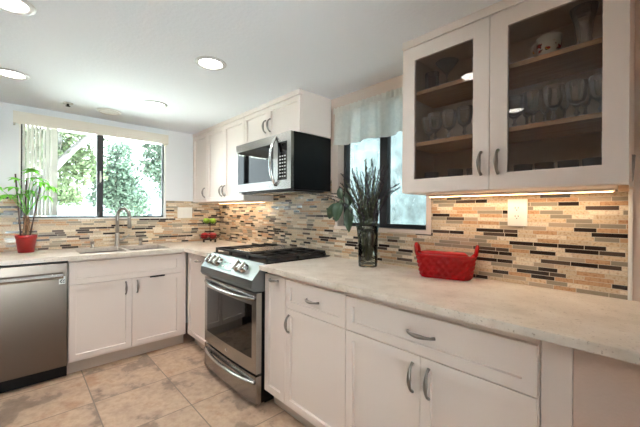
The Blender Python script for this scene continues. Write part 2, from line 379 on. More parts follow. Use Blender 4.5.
b = MB(); b.occ([-.04, .006], [W0 - .0, W0 + .012, W1 - .012, W1], [WZ0, WZ0 + .01, WZ1], lambda i, j, k: j != 1 or k == 0); b.build('window_liner', TRIMW, wn)
wn = bpy.data.objects.new('window_2', None); COL.objects.link(wn); struct(wn)
win_frame(B0, B1, .07, .115, BZ0, BZ1, 'x', .026, 2.335, .06).build('window_frame', BRONZE, wn)
b = MB(); b.box(B0 + .02, B1 - .02, .09, .095, BZ0 + .02, BZ1 - .02); b.build('pane', PANE, wn)
b = MB(); b.occ([B0 - .022, B0, B1, B1 + .03], [-.012, .07], [BZ0 - .022, BZ0, BZ1], lambda i, j, k: False if i == 1 and k == 1 else (i != 0 or k == 0)); b.build('window_sill', WALL, wn)

dn_ = bpy.data.objects.new('added_door_1', None); COL.objects.link(dn_); struct(dn_)  # glazed door out of view, added to bring daylight onto the left side
win_frame(X1 + .05, X1 + .10, -3.0, -1.6, .02, WZ1, 'y', .05, -2.3, .08).build('added_door_frame', BRONZE, dn_)
b = MB(); b.box(X1 + .072, X1 + .078, -2.96, -1.64, .06, WZ1 - .04); b.build('pane', PANE, dn_)

# ------------------------------------------------------------------ backsplashes
b = MB(); b.occ([0, 1.137, 1.904, B0 - .024, B1 + .032, 3.560], [-.009, -.0005], [.9145, BZ0 - .024, 1.3525, 1.50],
                lambda i, j, k: (k == 0) or (k == 1 and i != 3) or (k == 2 and i == 1))
s_ = b.build('backsplash', MOSAIC); tag(s_, 'strip mosaic tile backsplash running behind the range and basket to the right end', 'backsplash')
b = MB(); b.box(3.561, 3.574, -.014, -.0005, .9145, 1.3525, .002); b.build('end_trim', TRIMW, s_)
b = MB(); b.occ([.0005, .009], [-2.1, W0 - .002, W1 + .002, -.0095], [.9145, WZ0 - .002, 1.366], lambda i, j, k: not (j == 1 and k == 1))
tag(b.build('backsplash', MOSAIC), 'strip mosaic tile backsplash under the sink window behind the faucet', 'backsplash')

# ------------------------------------------------------------------ cabinets
def pull(parent, x, y, z, L=.1, vert=True, mat=None, name='handle', d=.027):
    """arched pull on a face that looks to -y"""
    pts, rad = [], []
    for i in range(13):
        t = i / 12; a = (t - .5) * L; o = d * (1 - (2 * t - 1) ** 2) ** .55
        pts.append((x, y - o, z + a) if vert else (x + a, y - o, z)); rad.append(.0052 + .0042 * math.exp(-((t - .5) / .28) ** 2) + (.002 if i in (0, 12) else 0))
    b = MB(); b.tube(pts, rad, 8)
    return b.build(name, mat or PEWTER, parent, True)
R90 = PI / 2
ZD0, ZDR, ZT = .115, .6885, .862       # door bottom, door/drawer split, drawer top
def base(name, label, loc, rz, w_, depth=.59, kick=True, open_top=False):
    t = thing(name, label, 'cabinet', loc, rz, 'white shaker base cabinets')
    b = MB()
    if open_top: b.occ([0, .018, w_ - .02, w_], [-depth, -depth + .02, -.06, -.012], [.1, .12, .883], lambda i, j, k: not (i == 1 and j == 1 and k == 1))
    else: b.box(0, w_, -depth, -.012, .1, .883)
    b.build('body', PAINT, t)
    if kick:
        b = MB(); b.box(0, w_, -depth + .055, -.05, 0.0, .0995); b.build('toe_kick', KICK, t)
    return t
def bdoor(t, x0, x1, z0, z1, hx, hz, depth=.59, vert=True, name='door', L=.1, rail=.057):
    b = MB(); b.shaker(x0, x1, z0, z1, -depth, -depth - .02, rail); d = b.build(name, PAINT, t)
    if hx is not None: pull(d, hx, -depth - .02, hz, L, vert)
    return d
# sink base on the left wall (local x runs along +y)
YS0, YS1 = -1.4884, -.6115
t = base('sink_cabinet', 'wide white sink base cabinet with two doors below the sink window', (0, YS0, 0), R90, YS1 - YS0 - .002, open_top=True)
wS = -.6613 - YS0
mS = -1.0674 - YS0
bdoor(t, .004, wS, ZDR + .003, ZT, None, 0, name='drawer_front')
bdoor(t, .004, mS - .0015, ZD0, ZDR - .002, mS - .045, .615)
bdoor(t, mS + .0015, wS, ZD0, ZDR - .002, mS + .04, .615)
hk = thing('towel_hook', 'dark flat over-door towel hook on top of the right sink cabinet door', 'hook', (.61, -.93, .683))
b = MB(); b.box(.0005, .009, 0, .12, -.007, .0045, .001); b.build('bracket', DARK, hk)
# corner cabinet left of the range, on the back wall
t = base('corner_cabinet', 'narrow white corner base cabinet left of the steel range', (.6125, 0, 0), 0, .518)
bdoor(t, .015, .514, ZD0, ZT, .26, ZT - .045, vert=False, rail=.05)
XR = 1.9044
t = base('spice_cabinet', 'slim white pull-out base cabinet right beside the range', (XR + .005, 0, 0), 0, .2175)
bdoor(t, .002, .2155, ZD0, ZT - .004, .105, ZT - .03, vert=False, L=.085, rail=.06)
t = base('drawer_cabinet', 'white base cabinet with one drawer over one door, second right of range', (2.1275, 0, 0), 0, .4795)
bdoor(t, .002, .4775, ZDR + .003, ZT - .008, .24, .775, vert=False, name='drawer')
bdoor(t, .002, .4775, ZD0, ZDR - .002, .035, .60)
t = base('double_cabinet', 'wide white base cabinet with long drawer over two doors under the red basket', (2.608, 0, 0), 0, .7875)
bdoor(t, .002, .784, ZDR + .003, ZT - .012, .395, .775, vert=False, name='drawer', L=.115)
bdoor(t, .002, .3925, ZD0, ZDR - .002, .36, .595, L=.115)
bdoor(t, .3955, .784, ZD0, ZDR - .002, .43, .595, L=.115)
t = thing('end_panel', 'plain beige end panel under the right counter beside the double cabinet', 'panel', (3.3965, 0, 0))
b = MB(); b.box(.002, .078, -.594, -.012, 0, .883); b.build('filler', PAINT, t)
b = MB(); b.box(.0795, 1.2, -.59, -.012, 0, .883); b.build('panel', PANELM, t)

# ------------------------------------------------------------------ worktops
CT0, CT1 = .884, .914
SX0, SX1, SA, SB, SC, SD = .15, .53, -1.41, -1.085, -1.06, -.735
b = MB()
xs = [.0005, SX0, SX1, .654, 1.135]; ys = [-2.1, SA, SB, SC, SD, -.654, -.0005]
def lshape(i, j, k):
    if j == 5: return True
    if i == 3: return False
    return not (i == 1 and j in (1, 3))
b.occ(xs, ys, [CT0, CT1], lshape)
top = b.build('countertop', QUARTZ); tag(top, 'speckled L-shaped countertop with the sink, turning the corner to the range', 'countertop')
b = MB(); b.box(XR + .001, 4.62, -.654, -.0005, CT0, CT1, .003); tag(b.build('countertop', QUARTZ), 'speckled straight countertop right of the range holding vase and red basket', 'countertop')

# sink
t = thing('sink', 'double bowl stainless steel sink set under the left counter', 'sink', (0, 0, 0))
def bowl(y0, y1, name):
    b = MB(); x0, x1 = SX0 - .006, SX1 + .006; z0, z1 = CT0 - .19, CT0 - .001
    b.occ([x0, x0 + .006, x1 - .006, x1], [y0 - .006, y0, y1, y1 + .006], [z0, z0 + .006, z1], lambda i, j, k: not (i == 1 and j == 1 and k == 1))
    o = b.build(name, STEELY, t)
    b = MB(); b.lathe([(0, .001), (.03, .001), (.042, .004), (.045, .001), (.045, 0)], ((x0 + x1) / 2, (y0 + y1) / 2, z0 + .0065)); b.build('drain', CHROME, o, True)
bowl(SA, SB, 'bowl'); bowl(SC, SD, 'bowl')

# ------------------------------------------------------------------ faucet and dispensers
t = thing('faucet', 'tall brushed nickel gooseneck faucet behind the sink', 'faucet', (.085, -1.075, .9142))
b = MB(); b.lathe([(0, 0), (.028, 0), (.028, .006), (.022, .012), (.019, .12), (.017, .125), (0, .125)]); b.build('base', NICKEL, t, True)
pts = [(0, 0, .12), (0, 0, .27)]
pts += [(.055 * (1 - math.cos(a)) * .75, .055 * (1 - math.cos(a)) * .75, .285 + .075 * math.sin(a)) for a in [PI * k / 14 for k in range(1, 15)]]
b = MB(); b.tube(pts, [.015] * len(pts), 12); b.build('neck', NICKEL, t, True)
e = Vector(pts[-1]); b = MB(); b.tube([e + Vector((0, 0, .004)), e + Vector((0, 0, -.03)), e + Vector((.002, .002, -.105))], [.013, .015, .019], 12); sp = b.build('spray_head', NICKEL, t, True)
b = MB(); b.tube([e + Vector((.002, .002, -.106)), e + Vector((.002, .002, -.112))], .016, 12); b.build('spray_nozzle', DARK, sp, True)
b = MB(); b.tube([(0, .012, .06), (.005, .04, .065), (.012, .075, .085), (.016, .1, .11)], [.011, .009, .007, .006], 10); b.build('lever', NICKEL, t, True)
def dispenser(loc, label, h):
    t = thing('soap_dispenser', label, 'dispenser', loc, 0, 'nickel fittings beside the faucet')
    b = MB(); b.lathe([(0, 0), (.02, 0), (.02, .005), (.014, .01), (.014, h * .7), (0, h * .7)]); b.build('base', NICKEL, t, True)
    b = MB(); b.lathe([(0, h * .7), (.017, h * .7), (.017, h), (.012, h + .004), (0, h + .004)]); c = b.build('pump', NICKEL, t, True)
    b = MB(); b.tube([(.01, 0, h * .9), (.05, 0, h * .92), (.058, 0, h * .8)], [.006, .005, .005], 8); b.build('spout', NICKEL, c, True)
dispenser((.085, -1.27, .9142), 'short nickel soap dispenser left of the faucet', .055)
dispenser((.085, -.875, .9142), 'short nickel air gap fitting right of the faucet', .062)

# ------------------------------------------------------------------ dishwasher
t = thing('dishwasher', 'stainless steel dishwasher left of the sink cabinet', 'dishwasher', (0, -1.4915, 0), R90)
b = MB(); b.box(-.606, 0, -.585, -.012, .09, .882); b.build('tub', DARK, t)
b = MB(); b.box(-.604, -.003, -.622, -.586, .098, .868, .004); d = b.build('door', STEELD, t)
b = MB(); b.prism([(-.6225, .80), (-.655, .792), (-.668, .775), (-.664, .758), (-.652, .755), (-.6225, .775)], -.598, -.032, 0); b.build('handle', STEELX, d)
b = MB(); b.box(-.606, 0, -.56, -.05, 0, .0895); b.build('kick_plate', BLACK, t)
bd = MB().box(-.054, -.018, -.6235, -.6222, .712, .766).build('sticker', BADGE, d)
b = MB(); b.occ([-.051, -.046, -.041, -.036, -.031, -.026, -.021], [-.6242, -.6236], [.718, .724, .729, .735, .741, .746], lambda i, j, k: (i + 2 * k) % 3 != 0 and not (i == 3 and k == 2)); b.build('sticker_print', DARK, bd)
b = MB(); b.box(-.05, -.022, -.6242, -.6236, .753, .757); b.build('sticker_print', DARK, bd)

# ------------------------------------------------------------------ range
RX0, RX1 = 1.1385, 1.9025
t = thing('range', 'stainless steel gas range with black grates set between the counters', 'range', (RX0, 0, 0)); RW = RX1 - RX0
b = MB(); b.box(.002, RW - .002, -.628, -.03, .03, .885); b.build('body', BLACK, t)
b = MB(); b.box(.03, RW - .03, -.58, -.05, 0, .0295); b.build('plinth', BLACK, t)
def curved_front(z0, z1, yb, ye, bul, th=0):
    """front panel whose face bows gently outwards"""
    n = 14; poly = [(RW, yb), (0, yb)]
    for i in range(n + 1):
        x = RW * i / n; poly.append((x, ye - bul * (1 - (2 * i / n - 1) ** 2)))
    return poly
b = MB(); b.prism(curved_front(0, 0, -.629, -.668, .012), .028, .205, 2); dr = b.build('drawer', STEELX, t)
b = MB(); b.prism(curved_front(0, 0, -.629, -.668, .012), .222, .735, 2); od = b.build('oven_door', STEELX, t)
def bow_handle(parent, z, y0, out, tilt, name='handle'):
    pts = []; n = 18
    for i in range(n + 1):
        q = i / n; o = out * (1 - abs(2 * q - 1) ** 3.2); pts.append((.02 + (RW - .04) * q, y0 - .006 - .012 * (1 - (2 * q - 1) ** 2) - o, z - tilt * (1 - (2 * q - 1) ** 2)))
    b = MB(); b.tube(pts, [.017] * (n + 1), 10, .75); return b.build(name, STEELX, parent, True)
bow_handle(od, .70, -.66, .035, .008); bow_handle(dr, .165, -.66, .03, .01)
b = MB(); poly = []
for i in range(13):
    x = .05 + (RW - .10) * i / 12; poly.append((x, -.6683 - .012 * (1 - (2 * x / RW - 1) ** 2)))
poly2 = poly + [(x, y + .004) for x, y in poly[::-1]]
b.prism(poly2, .312, .655, 2); b.build('oven_window', BGLASS, od)
b = MB(); b.lathe([(0, 0), (.0125, 0), (.0125, .002), (.010, .003), (0, .003)], mat=Matrix.Translation((RW / 2, -.680, .262)) @ Matrix.Rotation(PI / 2, 4, 'X')); b.build('badge', CHROME, od, True)
# control panel: a slanted wedge
b = MB(); CPY = [(-.628, .742), (-.690, .752), (-.706, .775), (-.702, .822), (-.612, .918), (-.60, .918), (-.60, .742)]
b.prism(CPY, .0, RW, 0); cp = b.build('control_panel', STEELC, t)
sl = math.atan2(.918 - .822, .09); cen = Vector((0, -.657, .870))
nrm = Vector((0, -math.sin(sl), math.cos(sl))); FM = lambda x, lift=0.0: Matrix.Translation(Vector((x, cen.y, cen.z)) + nrm * (.0005 + lift)) @ Matrix.Rotation(sl, 4, 'X')
b = MB(); b.box(-.095, .095, -.045, .042, 0, .002, mat=FM(RW * .47)); dp = b.build('display', DISP, cp)
for dx, dy, sx in ((-.05, .012, .03), (-.01, .012, .012), (.03, .012, .03), (-.05, -.02, .02), (0, -.02, .02), (.045, -.02, .02)):
    b = MB(); b.box(dx - sx / 2, dx + sx / 2, dy - .006, dy + .006, .0021, .0026, mat=FM(RW * .47)); b.build('display_marking', WHITE if dy < 0 else DARK, dp)
for kx in (.075, .15, .225, .515, .595):
    b = MB(); b.lathe([(0, 0), (.036, 0), (.036, .004), (.031, .007), (.030, .022), (.026, .026), (0, .026)], mat=FM(kx)); k_ = b.build('knob', CHROME, cp, True)
    b = MB(); b.box(-.0085, .0085, -.033, .033, .012, .040, .003, mat=FM(kx)); b.build('knob_grip', NICKEL, k_)
# cooktop
b = MB(); b.box(.0, RW, -.60, -.012, .8855, .921, .003); ck = b.build('cooktop', BLACK, t)
def grate(x0, x1, name='grate'):
    b = MB(); y0, y1, z = -.585, -.05, .960; bt = .013
    b.occ([x0, x0 + bt, (x0 + x1) / 2 - bt / 2, (x0 + x1) / 2 + bt / 2, x1 - bt, x1], [y0, y0 + bt, y0 + .13, y0 + .13 + bt, (y0 + y1) / 2 - bt / 2, (y0 + y1) / 2 + bt / 2, y1 - .13 - bt, y1 - .13, y1 - bt, y1], [.9215, z - .016, z],
          lambda i, j, k: (k == 1 and (i in (0, 4) or j in (0, 8) or (i == 2) or j in (2, 4, 6))) or (k == 0 and i in (0, 4) and j in (0, 8, 4)))
    b.build(name, IRON, t)
gw = RW / 3; grate(.012, gw - .004); grate(2 * gw + .004, RW - .012)
b = MB(); y0, y1 = -.585, -.05
b.occ([gw + .002, gw + .013, 2 * gw - .013, 2 * gw - .002], [y0, y0 + .011, y1 - .011, y1], [.9215, .944, .960], lambda i, j, k: (k == 1 and (i != 1 or j != 1)) or (k == 0 and i != 1 and j != 1)); b.build('grate', IRON, t)
b = MB(); b.box(gw + .016, 2 * gw - .016, -.56, -.075, .952, .966, .003); b.build('griddle_plate', STEELX, t)
for bx, by, r in ((gw / 2, -.46, .042), (gw / 2, -.17, .034), (RW - gw / 2, -.46, .045), (RW - gw / 2, -.17, .034), (RW / 2, -.32, .04)):
    b = MB(); b.lathe([(0, 0), (r + .008, 0), (r + .008, .004), (r, .006), (r, .012), (r - .004, .015), (0, .015)], (bx, by, .9212)); b.build('burner', IRON, t, True)

# ------------------------------------------------------------------ upper cabinets
ZU0, ZU1, DU = 1.3525, 2.084, .302
def upper(name, label, x0, w_, z0=ZU0, z1=ZU1, group='white shaker wall cabinets'):
    t = thing(name, label, 'cabinet', (x0, 0, z0), 0, group)
    b = MB(); b.box(0, w_, -DU, -.0105, .0, H - z0 - .003); b.build('body', PAINT, t)
    b = MB(); b.box(0, w_, -DU - .026, -DU - .0005, z1 - z0 + .004, H - z0 - .001, .002); b.build('top_molding', PAINT, t)
    return t
def udoor(t, x0, x1, z0, z1, hx, hz, L=.1, rail=.057):
    b = MB(); b.shaker(x0, x1, z0, z1, -DU - .0005, -DU - .0205, rail); d = b.build('door', PAINT, t)
    pull(d, hx, -DU - .0205, hz, L, mat=PEWTER, d=.03); return d
hU = ZU1 - ZU0
t = upper('wall_cabinet', 'single door white wall cabinet in the corner beside the sink window', .001, .373); udoor(t, .004, .371, .003, hU, .33, .1)
t = upper('wall_cabinet', 'two door white wall cabinet left of the microwave', .376, .759)
udoor(t, .002, .374, .003, hU, .345, .1); udoor(t, .377, .757, .003, hU, .405, .1)
ZM1 = 1.819
t = upper('wall_cabinet', 'short two door white wall cabinet above the microwave', 1.1375, .766, ZM1 + .002, ZU1)
udoor(t, .003, .367, .003, ZU1 - ZM1 - .002, .338, .115, rail=.05); udoor(t, .370, .763, .003, ZU1 - ZM1 - .002, .40, .115, rail=.05)
b = MB(); b.box(.7664, .7672, -DU + .012, -.012, .006, .25); b.build('side_panel', PAINT, t)

# glass-door cabinet
GX0, GX1, GXM = 2.734, 3.5765, 3.1525
t = thing('glass_cabinet', 'white wall cabinet with two glass doors full of glassware above the basket', 'cabinet', (GX0, 0, ZU0), 0)
gw_ = GX1 - GX0; gh = H - ZU0
b = MB(); b.occ([0, .018, gw_ - .018, gw_], [-DU, -.028, -.0105], [0, .02, ZU1 - ZU0 - .01, gh - .002], lambda i, j, k: not (i == 1 and j == 0 and k == 1)); b.build('body', PAINT, t)
b = MB(); b.box(.0185, gw_ - .0185, -.027, -.0235, .021, ZU1 - ZU0 - .011); b.build('back_panel', INTER, t)
b = MB(); b.box(-.002, gw_ + .002, -DU - .026, -DU - .0005, ZU1 - ZU0 + .004, gh - .001, .002); b.build('top_molding', PAINT, t)
SH = [1.600, 1.861]
for z in SH:
    b = MB(); b.box(.0188, gw_ - .0188, -.285, -.0275, z - ZU0 - .0075, z - ZU0 + .0105); b.build('shelf', WOOD, t)
def gdoor(x0, x1, hx):
    b = MB(); z0, z1 = .003, ZU1 - ZU0; r = .066
    b.occ([x0, x0 + r, x1 - r, x1], [-DU - .0215, -DU - .0005], [z0, z0 + r, z1 - r, z1], lambda i, j, k: not (i == 1 and k == 1)); d = b.build('door', PAINT, t)
    b = MB(); b.box(x0 + r - .004, x1 - r + .004, -DU - .0105, -DU - .0065, z0 + r - .004, z1 - r + .004); b.build('glass', CABPANE, d)
    pull(d, hx, -DU - .0215, .115, .095)
gdoor(.0, GXM - GX0 - .0015, GXM - GX0 - .033); gdoor(GXM - GX0 + .0015, gw_, GXM - GX0 + .034)
b = MB(); b.box(gw_ - .028, gw_ - .002, -.285, -.26, -.022, -.0005, .001); b.build('corner_block', WOOD, t)
IB = ZU0 + .0205
# under-cabinet lights
def strip(x0, x1, y, label):
    t = thing('cabinet_light', label, 'light', (x0, y, ZU0 - .001), 0, 'warm strip lights under the wall cabinets')
    L = x1 - x0
    b = MB(); b.box(0, L, -.02, .02, -.009, 0); b.build('housing', WHITE, t)
    b = MB(); b.box(.005, L - .005, -.015, .015, -.012, -.0092); b.build('lens', STRIPL, t)
    l = bpy.data.lights.new('strip_light', 'AREA'); l.shape = 'RECTANGLE'; l.size = L; l.size_y = .03; l.energy = STRIP_W * L / .8; l.color = STRIP_COL
    o = bpy.data.objects.new('strip_light', l); COL.objects.link(o); o.parent = t; o.location = (L / 2, 0, -.016)
strip(GX0 + .03, GX1 - .05, -.09, 'warm strip light under the glass door cabinet')
strip(.2, 1.1, -.09, 'warm strip light under the wall cabinets left of the microwave')

# ------------------------------------------------------------------ microwave
MX0, MW_ = 1.1385, .764
t = thing('microwave', 'stainless over-the-range microwave with black sides under the short cabinet', 'microwave', (MX0, 0, 1.414)); MH = ZM1 - 1.414
b = MB(); b.box(0, MW_, -.375, -.0105, 0, MH, .002); b.build('case', BLACK, t)
b = MB(); b.occ([0, .035, .555, .61, .72, MW_], [-.40, -.3755], [0.004, .068, .34, MH - .002], lambda i, j, k: not (i == 1 and k == 1) and not (i == 3 and k == 1)); fr = b.build('front_frame', STEELX, t)
b = MB(); b.box(.036, .554, -.397, -.377, .069, .339); b.build('window', BGLASS, fr)
kp = MB().box(.611, .719, -.397, -.377, .069, .339).build('keypad', BGLASS, fr)
for r in range(8):
    for c in range(3):
        b = MB(); b.box(.628 + c * .028, .643 + c * .028, -.3976, -.3971, .09 + r * .024, .0985 + r * .024); b.build('key', BADGE if r < 7 else DARK, kp)
pts = []
for i in range(15):
    q = i / 14; pts.append((.585, -.402 - .048 * (1 - abs(2 * q - 1) ** 2.4), .03 + (MH - .05) * q))
b = MB(); b.tube(pts, [.014] * 15, 10, .7); b.build('handle', CHROME, fr, True)
b = MB(); b.lathe([(0, 0), (.011, 0), (.011, .0015), (0, .0015)], mat=Matrix.Translation((.045, -.4005, .035)) @ Matrix.Rotation(PI / 2, 4, 'X')); b.build('badge', CHROME, fr, True)
b = MB(); b.box(.02, MW_ - .02, -.36, -.06, -.012, -.0005, .003); vb = b.build('base_grille', DARK, t)
for i in range(2):
    b = MB(); b.box(.09 + .34 * i, .33 + .34 * i, -.3, -.14, -.0145, -.0125); b.build('filter', STEELX, vb)

# ------------------------------------------------------------------ window dressing
t = thing('window_valance', 'long cream padded valance box over the sink window', 'valance', (0, 0, 0))
VA, VB = -1.80, -.62
b = MB(); b.occ([.0005, .012, .088, .1], [VA, VA + .012, VB - .012, VB], [1.955, 2.04, 2.052], lambda i, j, k: k == 1 or j != 1 or i == 2); b.build('box', CREAM, t)
b = MB(); b.tube([(.1005, VA, 1.957), (.1005, VB, 1.957)], .003, 6); b.build('piping', CREAM, t)
t = thing('vertical_blind', 'white vertical blind slats drawn to the left of the sink window', 'blind', (.045, 0, 0))
b = MB(); b.box(-.012, .012, VA + .03, VB - .03, 2.005, 2.0365); b.build('headrail', WHITE, t)
for k in range(9):
    y = -1.735 + k * .025; a = math.radians(26 + random.uniform(-7, 7)); b = MB(); b.box(-.04, .04, -.0008, .0008, -.79, 0)
    for v in b.b.verts: v.co.y += .006 * math.cos(v.co.x / .04 * 1.4)
    b.xf(Matrix.Translation((0, y, 2.0)) @ Matrix.Rotation(a - PI / 2 + random.uniform(-.1, .1), 4, 'Z') @ Matrix.Rotation(PI / 2, 4, 'Z') @ Matrix.Scale(.62, 4, (1, 0, 0))); b.build('slat', BLIND, t)
# curtain on the side window
t = thing('curtain', 'sheer white ruffled valance curtain over the small side window', 'curtain', (0, -.05, 0))
CX0, CX1 = 1.985, 2.728
b = MB(); b.tube([(CX0, 0, 1.985), (CX1 + .0, 0, 1.985)], .006, 10); b.build('rod', WHITE, t, True)
for xx in (CX0 + .012, CX1 - .012):
    b = MB(); b.box(xx - .006, xx + .006, .0, .0495, 1.975, 1.9905); b.build('bracket', WHITE, t)
def cloth(x0, x1, z0, z1, amp, freq, seed, fl=0, hem=0):
    b = MB(); nx, nz = 150, 14; g = []; rr = random.Random(seed); ph = [rr.uniform(0, 6) for _ in range(6)]
    for k in range(nz + 1):
        q = k / nz; row = []
        for i in range(nx + 1):
            x = x0 + (x1 - x0) * i / nx; f = sum(math.sin(x * freq * m + ph[j]) / (1 + j) for j, m in enumerate((1, 1.7, .53)))
            z = z0 + (z1 - z0) * q; zz = z + hem * (1 - q) * math.sin(x * 21 + ph[3]) + fl * q * math.sin(x * 160 + ph[4])
            xx = x - (.022 * (1 - q) * max(0, 1 - i / nx * 3) if hem else 0)
            row.append(b.b.verts.new((xx, -.012 + amp * f * (1.1 - .55 * q), zz)))
        g.append(row)
    for k in range(nz):
        for i in range(nx): b.b.faces.new((g[k][i], g[k][i + 1], g[k + 1][i + 1], g[k + 1][i]))
    return b
cloth(CX0, CX1, 1.742, 1.978, .013, 48, 3, 0, .006).build('fabric', SHEER, t, True)
cloth(CX0, CX1, 1.978, 2.022, .005, 190, 5, .003).build('header_ruffle', SHEER, t, True)

# ------------------------------------------------------------------ plates
def screw(t, x, z, y):
    b = MB(); b.lathe([(0, 0), (.003, 0), (.0025, .0008), (0, .0008)], mat=Matrix.Translation((x, y, z)) @ Matrix.Rotation(PI / 2, 4, 'X'), n=8); b.build('screw', BADGE, t)
t = thing('outlet', 'white wall outlet plate on the mosaic between basket and right end', 'outlet', (3.1755, -.0092, 1.258))
b = MB(); b.box(-.042, .042, -.006, 0, -.065, .065, .002); b.build('plate', WHITE, t)
for z in (.02, -.02):
    b = MB(); b.lathe([(0, 0), (.0165, 0), (.0165, .0015), (0, .0015)], mat=Matrix.Translation((-.002, -.0061, z)) @ Matrix.Rotation(PI / 2, 4, 'X')); r_ = b.build('receptacle', WHITE, t)
    for dx, dz, w2, h2 in ((-.0065, .003, .0011, .0045), (.0065, .003, .0011, .004), (0, -.008, .002, .0022)):
        b = MB(); b.box(-.002 + dx - w2, -.002 + dx + w2, -.0082, -.0077, z + dz - h2, z + dz + h2); b.build('slot', DARK, r_)
t = thing('switch_plate', 'white three gang switch plate on the mosaic right of the sink window', 'switch', (.0092, -.412, 1.238), R90)
b = MB(); b.box(-.08, .08, -.006, 0, -.06, .06, .002); b.build('plate', WHITE, t)
for dx in (-.046, 0, .046):
    b = MB(); b.box(dx - .0165, dx + .0165, -.009, -.0062, -.034, .034, .0015); b.build('switch', WHITE, t)

# ------------------------------------------------------------------ ceiling fittings
def can(x, y, label, k=1.0):
    t = thing('recessed_light', label, 'ceiling light', (x, y, H), 0, 'recessed ceiling lights')
    b = MB(); b.lathe([(.064, -.002), (.066, -.007), (.08, -.007), (.089, -.003), (.09, -.0003), (.064, -.0003), (.064, -.002)], n=36); b.build('trim', RINGM, t, True)
    b = MB(); b.lathe([(0, -.0035), (.05, -.0035), (.0635, -.0028), (.0635, -.0005), (0, -.0005)], n=36); b.build('lens', LENS, t, True)
    l = bpy.data.lights.new('lamp', 'AREA'); l.shape = 'DISK'; l.size = .12; l.spread = math.radians(150); l.energy = CAN_W * k; l.color = CAN_COL
    o = bpy.data.objects.new('lamp', l); COL.objects.link(o); o.parent = t; o.location = (0, 0, -.012)
can(.82, -.955, 'round recessed ceiling light nearest the corner wall cabinets')
can(1.83, -.945, 'round recessed ceiling light out in front of the microwave')
can(.80, -1.80, 'round recessed ceiling light above the dishwasher at the left photo edge')
can(1.77, -1.80, 'round recessed ceiling light cut off by the top left photo corner')
can(2.83, -.945, 'round recessed ceiling light mirrored in the left door of the glass cabinet', .1)
can(2.81, -1.90, 'round recessed ceiling light mirrored in the right door of the glass cabinet', .15)
t = thing('sprinkler', 'small dark fire sprinkler head on the ceiling by the sink window', 'sprinkler', (.347, -1.476, H))
b = MB(); b.lathe([(0, -.0005), (.036, -.0005), (.034, -.006), (.012, -.009), (0, -.009)]); b.build('escutcheon', NICKEL, t, True)
b = MB(); b.lathe([(0, -.0095), (.009, -.0095), (.008, -.022), (.016, -.024), (.016, -.027), (0, -.028)]); b.build('head', DARK, t, True)
t = thing('ceiling_speaker', 'round flush white cover plate on the ceiling above the sink window', 'ceiling cover', (.335, -1.19, H))
b = MB(); b.lathe([(0, -.0005), (.092, -.0005), (.092, -.006), (.086, -.011), (.07, -.012), (0, -.012)], n=36); b.build('cover', TRIMW, t, True)
b = MB(); b.ring((0, 0, -.0125), .075, .002, 36); b.build('rim', KICK, t, True)

# ------------------------------------------------------------------ potted money tree
t = thing('potted_plant', 'green money tree with dark stakes in a red pot below the sink window', 'plant', (.13, -1.718, .9143))
b = MB(); b.lathe([(0, .002), (.045, .002), (.046, 0), (.05, 0), (.064, .112), (.067, .114), (.069, .14), (.063, .14), (.058, .112), (0, .108)], n=32); b.build('pot', REDP, t, True)
b = MB(); b.lathe([(0, .1105), (.0565, .1102), (.0585, .12), (0, .127)], n=24); b.build('soil', SOIL, t, True)
tips = []
for k, ph in enumerate((0, 2.1, 4.2)):
    pts = [(.014 * math.cos(ph + z * 14), .014 * math.sin(ph + z * 14), .12 + z) for z in [i * .016 for i in range(12)]]
    b = MB(); b.tube(pts, [.010 - .0003 * i for i in range(12)], 8); b.build('trunk', BARK, t, True); tips.append(pts[-1])
st = [((-.01, -.062 + .03, .12), (-.01, -.066, .63)), ((.0, -.012, .12), (.01, .0, .60)), ((.02, .02, .12), (.03, .085, .55))]
st2 = []
for p, q in st:
    b = MB(); b.tube([p, q], .0052, 8); b.build('stake', STAKE, t, True)
b = MB(); b.tube([(.0, -.066, .36), (.01, -.01, .35), (.02, .05, .36)], .0022, 6); b.build('tie', STAKE, t, True)
def palm(name, c, d, size, nl, droop):
    """a palmate leaf: nl pointed leaflets fanning from one stalk end"""
    b = MB(); c = Vector(c); d = Vector(d).normalized(); up = Vector((0, 0, 1)); sde = d.cross(up).normalized(); nn = sde.cross(d).normalized()
    for k in range(nl):
        a = math.radians(-100 + 200 * k / (nl - 1)); dr_ = (d * math.cos(a) + sde * math.sin(a)); L = size * (1 - .3 * abs(a) / 1.8); wv = dr_.cross(nn).normalized(); prev = None
        for i in range(8):
            q = i / 7; wd = L * .17 * math.sin(PI * min(1, q ** .8 * .98 + .02)) ** .9; p = c + dr_ * L * q - up * droop * L * q * q + nn * .03 * L * math.sin(q * PI)
            row = [b.b.verts.new(p - wv * wd + nn * wd * .25), b.b.verts.new(p), b.b.verts.new(p + wv * wd + nn * wd * .25)]
            if prev:
                b.b.faces.new((prev[0], prev[1], row[1], row[0])); b.b.faces.new((prev[1], prev[2], row[2], row[1]))
            prev = row
    return b
fol = [((.03, .05, .60), (.6, .25, .12), .115, 7, .5), ((.05, .085, .57), (.5, .8, 0), .11, 6, .6), ((.02, .03, .655), (.5, -.1, .4), .085, 6, .4), ((.04, .14, .535), (.2, 1, -.1), .105, 6, .6),
       ((.0, -.07, .52), (.6, -.6, .1), .095, 6, .5), ((.02, -.1, .46), (.6, -.8, 0), .10, 6, .6), ((.03, -.03, .47), (.7, .2, 0), .09, 6, .7), ((.0, -.17, .52), (.3, -1, .1), .11, 6, .5), ((.04, .12, .46), (.6, .5, -.2), .07, 5, .7), ((.02, -.05, .585), (.4, -.6, .3), .085, 6, .4), ((.03, .02, .50), (.6, .3, -.2), .075, 5, .6)]
